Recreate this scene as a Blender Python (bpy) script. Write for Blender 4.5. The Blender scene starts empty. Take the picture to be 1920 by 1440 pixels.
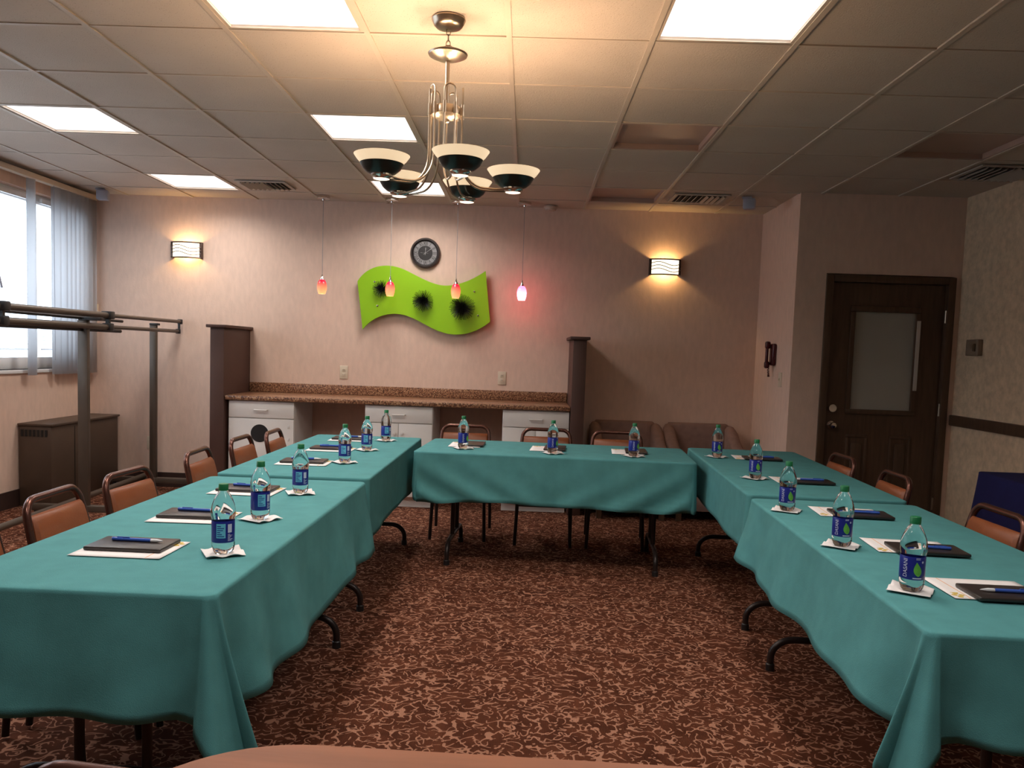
import bpy, bmesh, math, random
from mathutils import Vector, Matrix, Euler
PI = math.pi
random.seed(7)
SC = bpy.context.scene
COL = SC.collection

# ------------------------------------------------------------------ camera
HC = 1.40                      # eye height
CEIL = 2.746
F_PX = 1513.0
YAW, PITCH, ROLL = -0.0148, 0.0736, -0.0340
cam_d = bpy.data.cameras.new('camera'); cam = bpy.data.objects.new('camera', cam_d)
COL.objects.link(cam); SC.camera = cam
cy_, sy_, cp_, sp_ = math.cos(YAW), math.sin(YAW), math.cos(PITCH), math.sin(PITCH)
fw = Vector((sy_*cp_, cy_*cp_, -sp_)); r0 = Vector((cy_, -sy_, 0)); d0 = fw.cross(r0)
cr_, sr_ = math.cos(ROLL), math.sin(ROLL)
rx = cr_*r0 + sr_*d0; dn = -sr_*r0 + cr_*d0
M = Matrix((rx, -dn, -fw)).transposed().to_4x4(); M.translation = (0, 0, HC)
cam.matrix_world = M
cam_d.sensor_fit = 'HORIZONTAL'; cam_d.sensor_width = 36.0
cam_d.lens = F_PX/1920*36.0
cam_d.shift_y = 52.0/1920
cam_d.clip_start = 0.05

# ------------------------------------------------------------------ light set-up
SC.view_settings.view_transform = 'Standard'
SC.view_settings.look = 'None'
SC.view_settings.gamma = 1.0
SC.view_settings.use_curve_mapping = False
SC.view_settings.exposure = 0.0
W = bpy.data.worlds.new('daylight'); SC.world = W; W.use_nodes = True
bg = W.node_tree.nodes['Background']
bg.inputs[0].default_value = (0.78, 0.89, 1.0, 1); bg.inputs[1].default_value = 3.2
TROFFER = 1.6                  # ceiling panel radiance
TUBE_W = 13.6                  # fluorescent lamp behind each panel (watt)
BULB = 690.0                   # chandelier bulbs
SCONCE_W = 5.5                 # sconce lamps (watt)
WX = -4.14                     # left wall plane
pl = bpy.data.lights.new('window_portal', 'AREA'); pl.shape = 'RECTANGLE'; pl.size = 1.5; pl.size_y = 4.4
pl.cycles.is_portal = True
po = bpy.data.objects.new('window_portal', pl); COL.objects.link(po)
po.location = (WX-0.20, 5.25, 1.85); po.rotation_euler = (0, -PI/2, 0)

# ------------------------------------------------------------------ helpers
def lin(h):
    h = h.lstrip('#'); v = [int(h[i:i+2], 16)/255 for i in (0, 2, 4)]
    return tuple(c/12.92 if c <= .04045 else ((c+.055)/1.055)**2.4 for c in v)

class MB:
    """collects shapes in one bmesh"""
    def __init__(s): s.bm = bmesh.new()
    def _x(s, vs, mtx):
        if mtx is not None: bmesh.ops.transform(s.bm, matrix=mtx, verts=vs)
    def box(s, x0, x1, y0, y1, z0, z1, bev=0.0, seg=2, mtx=None):
        r = bmesh.ops.create_cube(s.bm, size=1.0); vs = r['verts']
        for v in vs:
            v.co = Vector(((x0+x1)/2+v.co.x*(x1-x0), (y0+y1)/2+v.co.y*(y1-y0), (z0+z1)/2+v.co.z*(z1-z0)))
        if bev > 0:
            es = list({e for v in vs for e in v.link_edges})
            rr = bmesh.ops.bevel(s.bm, geom=es, offset=bev, segments=seg, affect='EDGES', profile=.5)
            vs = list({v for f in rr['faces'] for v in f.verts} | {v for v in vs if v.is_valid})
        s._x([v for v in vs if v.is_valid], mtx)
        return s
    def tube(s, pts, r, n=10, cap=True, closed=False, flat=None):
        pts = [Vector(p) for p in pts]; N = len(pts); rings = []; prev = None
        rs = r if isinstance(r, (list, tuple)) else [r]*N
        for i, p in enumerate(pts):
            if closed: t = pts[(i+1) % N]-pts[i-1]
            else: t = pts[min(i+1, N-1)]-pts[max(i-1, 0)]
            t.normalize()
            if prev is None:
                a = Vector((0, 0, 1)) if abs(t.z) < .9 else Vector((1, 0, 0)); u = t.cross(a).normalized()
            else:
                u = prev-t*prev.dot(t)
                u = u.normalized() if u.length > 1e-6 else t.orthogonal().normalized()
            prev = u; w = t.cross(u)
            rings.append([s.bm.verts.new(p+(u*math.cos(2*PI*k/n)+w*math.sin(2*PI*k/n)*(flat or 1))*rs[i]) for k in range(n)])
        for i in range(N if closed else N-1):
            a, b = rings[i], rings[(i+1) % N]
            for k in range(n): s.bm.faces.new((a[k], a[(k+1) % n], b[(k+1) % n], b[k]))
        if cap and not closed:
            s.bm.faces.new(rings[0][::-1]); s.bm.faces.new(rings[-1])
        return s
    def lathe(s, prof, n=32, mtx=None, mod=None, close=False):
        vs = []; rings = []
        for (r, z) in prof:
            if r < 1e-6: ring = [s.bm.verts.new((0, 0, z))]
            else:
                ring = []
                for k in range(n):
                    a = 2*PI*k/n; q = r*(mod(a, z) if mod else 1)
                    ring.append(s.bm.verts.new((q*math.cos(a), q*math.sin(a), z)))
            rings.append(ring); vs += ring
        pr = list(zip(rings, rings[1:]))
        if close: pr.append((rings[-1], rings[0]))
        for a, b in pr:
            if len(a) == 1 and len(b) == 1: continue
            for k in range(n):
                k2 = (k+1) % n
                if len(a) == 1: s.bm.faces.new((a[0], b[k2], b[k]))
                elif len(b) == 1: s.bm.faces.new((a[k], a[k2], b[0]))
                else: s.bm.faces.new((a[k], a[k2], b[k2], b[k]))
        s._x(vs, mtx); return s
    def prism(s, poly, z0, z1, mtx=None):
        a = [s.bm.verts.new((x, y, z0)) for x, y in poly]; b = [s.bm.verts.new((x, y, z1)) for x, y in poly]
        n = len(poly)
        s.bm.faces.new(a[::-1]); s.bm.faces.new(b)
        for i in range(n): s.bm.faces.new((a[i], a[(i+1) % n], b[(i+1) % n], b[i]))
        s._x(a+b, mtx); return s
    def quad(s, *p):
        s.bm.faces.new([s.bm.verts.new(q) for q in p]); return s
    def grid(s, rows, wrap=False):
        R = [[s.bm.verts.new(p) for p in row] for row in rows]
        for a, b in zip(R, R[1:]):
            n = len(a)
            for k in range(n if wrap else n-1):
                s.bm.faces.new((a[k], a[(k+1) % n], b[(k+1) % n], b[k]))
        return R
    def build(s, name, m, parent=None, smooth=True, ang=40):
        bmesh.ops.recalc_face_normals(s.bm, faces=s.bm.faces)
        me = bpy.data.meshes.new(name); s.bm.to_mesh(me); s.bm.free()
        o = bpy.data.objects.new(name, me); COL.objects.link(o)
        if m: me.materials.append(m)
        if smooth:
            for p in me.polygons: p.use_smooth = True
            me.set_sharp_from_angle(angle=math.radians(ang))
        if parent: o.parent = parent
        return o

def tag(o, label=None, cat=None, group=None, kind=None):
    if label: o['label'] = label
    if cat: o['category'] = cat
    if group: o['group'] = group
    if kind: o['kind'] = kind
    return o
def thing(name, loc, rz, label, cat, group=None, kind=None):
    o = bpy.data.objects.new(name, None); COL.objects.link(o); o.empty_display_size = .05
    o.location = loc; o.rotation_euler = (0, 0, rz)
    return tag(o, label, cat, group, kind)
def dup(root, loc, rz, label, group=None):
    c = root.copy(); COL.objects.link(c); c.location = loc; c.rotation_euler = (0, 0, rz)
    c['label'] = label
    if group: c['group'] = group
    for ch in list(root.children):
        d = ch.copy(); COL.objects.link(d); d.parent = c
        for g in list(ch.children):
            e = g.copy(); COL.objects.link(e); e.parent = d
    return c
def struct(o): o['kind'] = 'structure'; return o

_txt = {}
def text_geo(body, size=1.0):
    """triangulated outline of a word, centred: (verts2d, faces)"""
    if (body, size) in _txt: return _txt[(body, size)]
    cu = bpy.data.curves.new('t', 'FONT'); cu.body = body; cu.size = size; cu.align_x = 'CENTER'; cu.align_y = 'CENTER'
    cu.resolution_u = 3
    ob = bpy.data.objects.new('t', cu); COL.objects.link(ob)
    me = bpy.data.meshes.new_from_object(ob.evaluated_get(bpy.context.evaluated_depsgraph_get()))
    vs = [(v.co.x, v.co.y) for v in me.vertices]; fs = [tuple(p.vertices) for p in me.polygons]
    bpy.data.objects.remove(ob); bpy.data.curves.remove(cu); bpy.data.meshes.remove(me)
    _txt[(body, size)] = (vs, fs); return vs, fs
def add_flat(mb, vs, fs, fn):
    V = [mb.bm.verts.new(fn(x, y)) for x, y in vs]
    for f in fs:
        try: mb.bm.faces.new([V[i] for i in f])
        except ValueError: pass

# ------------------------------------------------------------------ materials
def mat(name, col, rough=.6, metal=0.0, var=.08, scale=8.0, bump=0.0, bscale=60.0, emit=None, es=0.0, trans=0.0, ior=1.45, stretch=None, spec=None, detail=4):
    m = bpy.data.materials.new(name); m.use_nodes = True; nt = m.node_tree; N = nt.nodes; L = nt.links
    b = N['Principled BSDF']; b.inputs['Roughness'].default_value = rough; b.inputs['Metallic'].default_value = metal
    if spec is not None: b.inputs['Specular IOR Level'].default_value = spec
    c = lin(col) if isinstance(col, str) else col
    tc = N.new('ShaderNodeTexCoord'); src = tc.outputs['Object']
    if stretch:
        mp = N.new('ShaderNodeMapping'); mp.inputs['Scale'].default_value = stretch; L.new(src, mp.inputs[0]); src = mp.outputs[0]
    if var > 0:
        no = N.new('ShaderNodeTexNoise'); no.inputs['Scale'].default_value = scale; no.inputs['Detail'].default_value = detail
        L.new(src, no.inputs['Vector'])
        rp = N.new('ShaderNodeValToRGB')
        rp.color_ramp.elements[0].position = .3; rp.color_ramp.elements[1].position = .7
        rp.color_ramp.elements[0].color = tuple(x*(1-var) for x in c)+(1,)
        rp.color_ramp.elements[1].color = tuple(min(1, x*(1+var)) for x in c)+(1,)
        L.new(no.outputs['Fac'], rp.inputs[0]); L.new(rp.outputs[0], b.inputs['Base Color'])
    else: b.inputs['Base Color'].default_value = c+(1,)
    if bump > 0:
        n2 = N.new('ShaderNodeTexNoise'); n2.inputs['Scale'].default_value = bscale; n2.inputs['Detail'].default_value = 3
        L.new(src, n2.inputs['Vector'])
        bp = N.new('ShaderNodeBump'); bp.inputs['Strength'].default_value = bump; bp.inputs['Distance'].default_value = .01
        L.new(n2.outputs['Fac'], bp.inputs['Height']); L.new(bp.outputs[0], b.inputs['Normal'])
    if emit:
        b.inputs['Emission Color'].default_value = (lin(emit) if isinstance(emit, str) else emit)+(1,)
        b.inputs['Emission Strength'].default_value = es
    if trans: b.inputs['Transmission Weight'].default_value = trans; b.inputs['IOR'].default_value = ior
    return m
def mnode(m, t): return m.node_tree.nodes.new(t)

MT = {}
MT['wall'] = mat('wallpaper_beige', (.71, .505, .40), .75, var=.05, scale=26, bump=.12, bscale=140, stretch=(1, 1, .35))
MT['wall_side'] = mat('wallpaper_mottled', (.62, .45, .30), .75, var=.16, scale=20, bump=.25, bscale=70)
MT['ceil'] = mat('ceiling_tile', (.53, .44, .365), .9, var=.05, scale=2.2, bump=.25, bscale=160)
def add_specks(m, scale, amount, dark):
    """pin holes of an acoustic tile"""
    nt = m.node_tree; L = nt.links; b = nt.nodes['Principled BSDF']; src = b.inputs['Base Color'].links[0].from_socket
    tc = mnode(m, 'ShaderNodeTexCoord'); v = mnode(m, 'ShaderNodeTexVoronoi'); v.inputs['Scale'].default_value = scale
    L.new(tc.outputs['Object'], v.inputs['Vector'])
    lt = mnode(m, 'ShaderNodeMath'); lt.operation = 'LESS_THAN'; lt.inputs[1].default_value = amount; L.new(v.outputs['Distance'], lt.inputs[0])
    mx = mnode(m, 'ShaderNodeMix'); mx.data_type = 'RGBA'; mx.blend_type = 'MULTIPLY'
    L.new(lt.outputs[0], mx.inputs['Factor']); L.new(src, mx.inputs['A']); mx.inputs['B'].default_value = dark+(1,)
    L.new(mx.outputs['Result'], b.inputs['Base Color'])
add_specks(MT['ceil'], 70, .13, (.62, .58, .54))
MT['tbar'] = mat('ceiling_tee', (.52, .43, .35), .5, var=.04)
MT['diff'] = mat('light_panel', (.9, .9, .9), .4, var=0, emit=(1.0, .96, .93), es=TROFFER)
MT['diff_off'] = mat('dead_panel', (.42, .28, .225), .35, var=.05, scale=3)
MT['vent'] = mat('vent_metal', (.42, .37, .32), .5, var=.04)
MT['dark'] = mat('black_void', (.012, .010, .009), .7, var=.1)
MT['teal'] = mat('teal_cloth', (.083, .268, .275), .85, var=.07, scale=14, bump=.18, bscale=420, spec=.2)
MT['navy'] = mat('navy_cloth', (.014, .014, .075), .85, var=.08, scale=12, bump=.15, bscale=300, spec=.2)
MT['vinyl'] = mat('brown_vinyl', (.245, .070, .024), .42, var=.10, scale=9, bump=.10, bscale=160)
MT['bronze'] = mat('bronze_tube', (.125, .052, .038), .27, metal=.7, var=.06)
MT['blackleg'] = mat('dark_leg', (.03, .02, .018), .38, metal=.4, var=.08)
MT['ply'] = mat('table_ply', (.22, .14, .09), .6, var=.12, scale=6, stretch=(1, 6, 1))
MT['nickel'] = mat('brushed_nickel', (.50, .42, .33), .30, metal=1.0, var=.03)
MT['chrome'] = mat('chrome', (.75, .72, .70), .12, metal=1.0, var=.02)
MT['cup'] = mat('dark_cup', (.030, .036, .032), .30, metal=.5, var=.05)
MT['white_lam'] = mat('white_laminate', (.80, .745, .70), .45, var=.03)
MT['wood_dark'] = mat('dark_wood', (.085, .046, .026), .45, var=.22, scale=5, stretch=(9, 9, .9), bump=.05, bscale=30)
MT['paint_brown'] = mat('brown_paint', (.072, .029, .019), .65, var=.06, scale=5)
MT['base'] = mat('baseboard_vinyl', (.040, .020, .016), .5, var=.08)
MT['oak'] = mat('warm_wood', (.37, .125, .052), .55, var=.16, scale=4, stretch=(1.2, 9, 1), bump=.03, bscale=20)
MT['taupe'] = mat('taupe_upholstery', (.25, .150, .122), .85, var=.10, scale=18, bump=.2, bscale=220)
MT['conv'] = mat('convector_metal', (.075, .046, .030), .5, var=.06)
MT['rack'] = mat('rack_tube', (.085, .062, .046), .4, metal=.25, var=.05)
MT['rackblk'] = mat('rack_black', (.015, .013, .014), .45, var=.08)
MT['blindv'] = mat('blind_vane', (.62, .63, .65), .7, var=.03)
MT['frame_w'] = mat('window_white', (.78, .78, .78), .4, var=.02)
MT['paper'] = mat('white_paper', (.86, .80, .78), .8, var=.015)
MT['napkin'] = mat('napkin_paper', (.84, .78, .76), .9, var=.04, scale=40, bump=.2, bscale=90)
MT['orange'] = mat('orange_ink', (.80, .36, .12), .7, var=.02)
MT['gold'] = mat('gold_ink', (.68, .46, .06), .6, var=.05)
MT['folder'] = mat('black_leatherette', (.030, .022, .020), .33, var=.10, scale=30, bump=.08, bscale=300)
MT['pen'] = mat('blue_pen', (.05, .12, .50), .25, var=.04)
MT['pen_w'] = mat('pen_white', (.78, .78, .80), .25, var=.03)
MT['cap'] = mat('green_cap', (.008, .16, .055), .4, var=.05)
MT['label'] = mat('blue_label', (.012, .022, .235), .3, var=.10, scale=30)
MT['label_w'] = mat('label_white', (.60, .64, .78), .4, var=.05)
MT['label_c'] = mat('label_cyan', (.15, .52, .70), .4, var=.06)
MT['leaf'] = mat('label_leaf', (.16, .50, .06), .4, var=.15, scale=60)
MT['green'] = mat('lime_panel', (.285, .56, .008), .42, var=.03, scale=3)
MT['black'] = mat('black_metal', (.008, .008, .008), .4, metal=.3, var=.1)
MT['clockrim'] = mat('clock_rim', (.022, .015, .014), .3, var=.06)
MT['clockface'] = mat('clock_face', (.018, .014, .014), .5, var=.06)
MT['silver'] = mat('silver_print', (.27, .255, .255), .4, metal=.2, var=.25, scale=14)
MT['almond'] = mat('almond_plastic', (.66, .55, .42), .4, var=.03)
MT['beige_box'] = mat('beige_plastic', (.22, .15, .10), .5, var=.05)
MT['greybox'] = mat('grey_plastic', (.36, .36, .42), .5, var=.04)
MT['phone'] = mat('maroon_plastic', (.060, .004, .008), .25, var=.06)
MT['frost'] = mat('frosted_pane', (.36, .345, .30), .45, var=.04, scale=2)
MT['seamw'] = mat('white_strip', (.55, .50, .45), .5, var=.02)
MT['cream_glass'] = mat('cream_glass', (.85, .74, .58), .35, var=.02, emit=(1.0, .74, .46), es=.75)
MT['bulb'] = mat('warm_bulb', (1, .9, .7), .4, var=0, emit=(1.0, .70, .45), es=BULB)
MT['lens'] = mat('glow_disc', (1, .9, .8), .3, var=0, emit=(1.0, .80, .62), es=1.6)  # emissive colour for the discs under the chandelier sockets
MT['sconce_glass'] = mat('sconce_glass', (.9, .85, .7), .4, var=0, emit=(1.0, .84, .60), es=1.7)
MT['sconce_frame'] = mat('sconce_metal', (.10, .065, .055), .35, metal=.7, var=.05)
MT['bottle'] = mat('clear_bottle', (.93, .97, .97), .02, var=0, trans=1.0, ior=1.30)
MT['glass'] = mat('window_glass', (.98, .99, 1.0), 0.0, var=0, trans=1.0, ior=1.01)
def translucent(m, f):
    nt = m.node_tree; L = nt.links; b = nt.nodes['Principled BSDF']; out = nt.nodes['Material Output']
    t = mnode(m, 'ShaderNodeBsdfTranslucent'); t.inputs[0].default_value = (.90, .91, .93, 1)
    x = mnode(m, 'ShaderNodeMixShader'); x.inputs[0].default_value = f
    L.new(b.outputs[0], x.inputs[1]); L.new(t.outputs[0], x.inputs[2]); L.new(x.outputs[0], out.inputs['Surface'])
translucent(MT['blindv'], .70)
MT['slat'] = mat('white_slat', (.85, .86, .88), .5, var=.02); translucent(MT['slat'], .75)
def mix_granite():
    m = mat('granite_laminate', (.23, .115, .065), .30, var=.0); nt = m.node_tree; L = nt.links; b = nt.nodes['Principled BSDF']
    tc = mnode(m, 'ShaderNodeTexCoord'); n1 = mnode(m, 'ShaderNodeTexNoise'); n1.inputs['Scale'].default_value = 85; n1.inputs['Detail'].default_value = 5
    L.new(tc.outputs['Object'], n1.inputs['Vector']); r = mnode(m, 'ShaderNodeValToRGB'); cr = r.color_ramp
    cr.elements[0].position = .36; cr.elements[0].color = (.055, .022, .012, 1); cr.elements[1].position = .66; cr.elements[1].color = (.52, .31, .17, 1)
    e = cr.elements.new(.5); e.color = (.25, .105, .055, 1)
    L.new(n1.outputs['Fac'], r.inputs[0]); L.new(r.outputs[0], b.inputs['Base Color']); return m
MT['granite'] = mix_granite()
def carpet():
    m = bpy.data.materials.new('patterned_carpet'); m.use_nodes = True; nt = m.node_tree; L = nt.links; b = nt.nodes['Principled BSDF']
    b.inputs['Roughness'].default_value = .95; b.inputs['Specular IOR Level'].default_value = .1
    tc = mnode(m, 'ShaderNodeTexCoord'); src = tc.outputs['Object']
    def noise(sc, det=0.0, dist=0.0, off=0):
        mp = mnode(m, 'ShaderNodeMapping'); mp.inputs['Location'].default_value = (off, off*1.7, 0); L.new(src, mp.inputs[0])
        n = mnode(m, 'ShaderNodeTexNoise'); n.inputs['Scale'].default_value = sc; n.inputs['Detail'].default_value = det; n.inputs['Distortion'].default_value = dist
        L.new(mp.outputs[0], n.inputs['Vector']); return n.outputs['Fac']
    def math_(op, a, bv=None, cl=False):
        n = mnode(m, 'ShaderNodeMath'); n.operation = op; n.use_clamp = cl
        if hasattr(a, 'links'): L.new(a, n.inputs[0])
        else: n.inputs[0].default_value = a
        if bv is not None:
            if hasattr(bv, 'links'): L.new(bv, n.inputs[1])
            else: n.inputs[1].default_value = bv
        return n.outputs[0]
    def worm(sc, w, off, gsc, gth):
        a = math_('ABSOLUTE', math_('SUBTRACT', noise(sc, 0, .45, off), .5))
        ln = math_('LESS_THAN', a, w)
        g = math_('GREATER_THAN', noise(gsc, 0, 0, off+5), gth)
        return math_('MULTIPLY', ln, g)
    lines = math_('MAXIMUM', worm(18, .034, 0, 25, .44), worm(22, .034, 31, 29, .47))
    v = mnode(m, 'ShaderNodeTexVoronoi'); v.inputs['Scale'].default_value = 36; L.new(src, v.inputs['Vector'])
    dots = math_('MULTIPLY', math_('LESS_THAN', v.outputs['Distance'], .22), math_('GREATER_THAN', noise(28, 0, 0, 9), .52))
    pat = math_('MAXIMUM', lines, dots, True)
    # looped pile: fine ribs and mottling
    wv = mnode(m, 'ShaderNodeTexWave'); wv.inputs['Scale'].default_value = 70; wv.bands_direction = 'X'; L.new(src, wv.inputs['Vector'])
    base = mnode(m, 'ShaderNodeValToRGB'); base.color_ramp.elements[0].color = (.070, .020, .0095, 1); base.color_ramp.elements[1].color = (.150, .047, .023, 1)
    base.color_ramp.elements[0].position = .3; base.color_ramp.elements[1].position = .75
    L.new(noise(9, 4, 0, 3), base.inputs[0])
    mx = mnode(m, 'ShaderNodeMix'); mx.data_type = 'RGBA'; L.new(math_('MULTIPLY', pat, .95), mx.inputs['Factor'])
    L.new(base.outputs[0], mx.inputs['A']); mx.inputs['B'].default_value = (.46, .22, .14, 1)
    m2 = mnode(m, 'ShaderNodeMix'); m2.data_type = 'RGBA'; m2.blend_type = 'MULTIPLY'; m2.inputs['Factor'].default_value = .35
    L.new(mx.outputs['Result'], m2.inputs['A']); L.new(wv.outputs['Color'], m2.inputs['B'])
    L.new(m2.outputs['Result'], b.inputs['Base Color'])
    bp = mnode(m, 'ShaderNodeBump'); bp.inputs['Strength'].default_value = .3; bp.inputs['Distance'].default_value = .004
    L.new(math_('ADD', pat, wv.outputs['Fac']), bp.inputs['Height']); L.new(bp.outputs[0], b.inputs['Normal'])
    return m
MT['carpet'] = carpet()
def pendant_mat(name, top, bot, s):
    """lit art-glass: deep red at the neck to the lamp's own colour at the mouth"""
    m = bpy.data.materials.new(name); m.use_nodes = True; L = m.node_tree.links; b = m.node_tree.nodes['Principled BSDF']
    b.inputs['Roughness'].default_value = .25
    tc = mnode(m, 'ShaderNodeTexCoord'); sx = mnode(m, 'ShaderNodeSeparateXYZ'); L.new(tc.outputs['Generated'], sx.inputs[0])
    r = mnode(m, 'ShaderNodeValToRGB'); r.color_ramp.elements[0].color = bot+(1,); r.color_ramp.elements[1].color = top+(1,)
    r.color_ramp.elements[0].position = .08; r.color_ramp.elements[1].position = .85
    L.new(sx.outputs[2], r.inputs[0]); L.new(r.outputs[0], b.inputs['Base Color']); L.new(r.outputs[0], b.inputs['Emission Color'])
    b.inputs['Emission Strength'].default_value = s; return m
MT['red_glass'] = pendant_mat('red_art_glass', (.62, .012, .04), (1.0, .42, .17), 1.0)
MT['red_glass_hot'] = pendant_mat('red_art_glass_bright', (.9, .045, .11), (1.0, .12, .17), 13.0)

# ------------------------------------------------------------------ room shell
BX = 3.47; BY = 7.62; AY = 6.59; AX = 2.15; RY = -3.6
def cell_x(i): return i*.6096-.1186
def cell_y(j): return j*.6096+3.5695
b = MB(); b.quad((WX-.2, RY-.2, 0), (BX+.2, RY-.2, 0), (BX+.2, BY+.2, 0), (WX-.2, BY+.2, 0)); struct(b.build('floor', MT['carpet'], smooth=False))
struct(MB().box(WX-.3, AX+.12, BY, BY+.12, 0, CEIL+.1).build('wall_back', MT['wall'], smooth=False))
struct(MB().box(AX, AX+.12, AY+.12, BY, 0, CEIL+.1).box(AX, BX+.12, AY, AY+.12, 2.12, CEIL+.1).box(AX, 2.392, AY, AY+.12, 0, 2.12).box(3.424, BX+.12, AY, AY+.12, 0, 2.12).build('wall_alcove', MT['wall'], smooth=False))
struct(MB().box(BX, BX+.12, RY, AY, 0, CEIL+.1).build('wall_right', MT['wall_side'], smooth=False))
struct(MB().box(WX-.3, BX+.12, RY-.12, RY, 0, CEIL+.1).build('wall_rear', MT['wall'], smooth=False))
WY0, WY1, WZ0, WZ1 = 3.05, 7.46, 1.12, 2.60
struct(MB().box(WX-.16, WX, RY, BY, 0, WZ0).box(WX-.16, WX, RY, BY, WZ1, CEIL+.1).box(WX-.16, WX, RY, WY0, WZ0, WZ1).box(WX-.16, WX, WY1, BY, WZ0, WZ1).build('wall_left', MT['wall'], smooth=False))

# ceiling: tiles of a dropped grid, openings left for lamps and vents
LIT = [(-2, -1), (1, -1), (-5, 2), (-2, 2), (-5, 5), (-2, 5), (-5, -1), (-2, -4), (1, -4)]
DEAD = [(1, 2), (1, 5), (4, 2)]
VENTS = [(-4, 5), (2, 5), (5, 3)]
HOLES = set(LIT+DEAD)
def inside(x, y): return WX-.01 <= x <= BX+.01 and RY <= y <= BY
b = MB()
for i in range(-7, 7):
    for j in range(-12, 7):
        if (i, j) in HOLES: continue
        x0, x1, y0, y1 = max(cell_x(i), WX-.05), min(cell_x(i+1), BX+.05), max(cell_y(j), RY), min(cell_y(j+1), BY+.05)
        if x1 <= x0 or y1 <= y0: continue
        dz = random.uniform(0, .0035)
        b.quad((x0, y0, CEIL+dz), (x1, y0, CEIL+dz), (x1, y1, CEIL+dz), (x0, y1, CEIL+dz))
struct(b.build('ceiling', MT['ceil'], smooth=False))
b = MB()
for i in range(-6, 6): b.box(cell_x(i)-.012, cell_x(i)+.012, RY, BY, CEIL-.005, CEIL+.02)
for j in range(-11, 7): b.box(WX, BX, cell_y(j)-.009, cell_y(j)+.009, CEIL-.003, CEIL+.018)
struct(b.build('trim_1', MT['tbar'], smooth=False))
# ceiling plenum, closes the openings
struct(MB().quad((WX-.2, RY, CEIL+.16), (BX+.1, RY, CEIL+.16), (BX+.1, BY+.1, CEIL+.16), (WX-.2, BY+.1, CEIL+.16)).build('ceiling_plenum', MT['dark'], smooth=False))
def troffer(i, j, lit, label):
    x, y = cell_x(i)+.3048, cell_y(j)+.3048; h = .3048-.012
    t = thing('ceiling_light', (x, y, CEIL), 0, label, 'light', 'square ceiling panel lights' if lit else 'unlit ceiling panels')
    fr = .016; d = .012 if lit else .034
    f = MB()
    for (a, c, e, g) in ((-h, h, -h, -h+fr), (-h, h, h-fr, h), (-h, -h+fr, -h+fr, h-fr), (h-fr, h, -h+fr, h-fr)): f.box(a, c, e, g, -.001, d+.02)
    f.build('frame', MT['tbar'] if lit else MT['diff_off'], t, smooth=False)
    k = h-fr
    if lit:
        ld = bpy.data.lights.new('fluorescent_lamp', 'AREA'); ld.shape = 'SQUARE'; ld.size = 2*k-.02; ld.energy = TUBE_W; ld.color = (1.0, .955, .90); ld.spread = math.radians(152)
        lo = bpy.data.objects.new('fluorescent_lamp', ld); COL.objects.link(lo); lo.parent = t; lo.location = (0, 0, d-.004)
    MB().box(-k, k, -k, k, d, d+.006).build('diffuser', MT['diff'] if lit else MT['diff_off'], t, smooth=False)
    return t
LN = {(-2, -1): 'large lit white ceiling panel at top left, left of the chandelier', (1, -1): 'large lit white ceiling panel at top right, right of the chandelier',
      (-5, 2): 'lit white ceiling panel nearest the blinds, leftmost in the photo', (-2, 2): 'lit white ceiling panel just left of the chandelier stem',
      (-5, -1): 'lit white ceiling panel over the left front chairs, just outside the left frame edge',
      (-2, -4): 'lit white ceiling panel above the lectern on its left side, behind the chandelier row',
      (1, -4): 'lit white ceiling panel above the lectern on its right side, behind the chandelier row',
      (-5, 5): 'lit white ceiling panel near the back wall above the left sconce', (-2, 5): 'lit white ceiling panel behind the chandelier bowls, by the pendants'}
for c in LIT:
    troffer(c[0], c[1], True, LN[c])
for c, s in zip(DEAD, ('unlit dull brown ceiling panel right of the chandelier', 'unlit dull brown ceiling panel above the right sconce, next to the vent', 'unlit dull brown ceiling panel over the door side, far right')):
    troffer(c[0], c[1], False, s)
def vent(i, j, label, dark=False, wide=.36, deep=.27, ox=0):
    x, y = cell_x(i)+.3048+ox, cell_y(j)+.3048
    t = thing('ceiling_vent', (x, y, CEIL), 0, label, 'vent', 'ceiling air vents')
    MB().box(-wide/2, wide/2, -deep/2, deep/2, -.004, -.0035).build('duct_opening', MT['dark'], t, smooth=False)
    f = MB(); w, d = wide/2+.03, deep/2+.03
    for (a, c, e, g) in ((-w, w, -d, -d+.03), (-w, w, d-.03, d), (-w, -w+.03, -d+.03, d-.03), (w-.03, w, -d+.03, d-.03)): f.box(a, c, e, g, -.012, -.003)
    f.build('frame', MT['vent'], t, smooth=False)
    n = 9
    for k in range(n):
        xx = -wide/2+wide*(k+.5)/n; s = 1 if k < n/2 else -1
        MB().box(-.002, .002, -deep/2, deep/2, -.012, .012, mtx=Matrix.Translation((xx, 0, -.017)) @ Matrix.Rotation(s*.75, 4, 'Y')).build('louver', MT['vent'], t, smooth=False)
    return t
vent(-4, 5, 'grey slatted ceiling vent left, between the left panel light and first pendant')
vent(2, 5, 'grey slatted ceiling vent right, beside the right wall sconce', wide=.40, deep=.30)
vent(5, 3, 'dark slatted ceiling vent at the far right edge by the right wall', wide=.40, deep=.36, ox=-.03)

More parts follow.
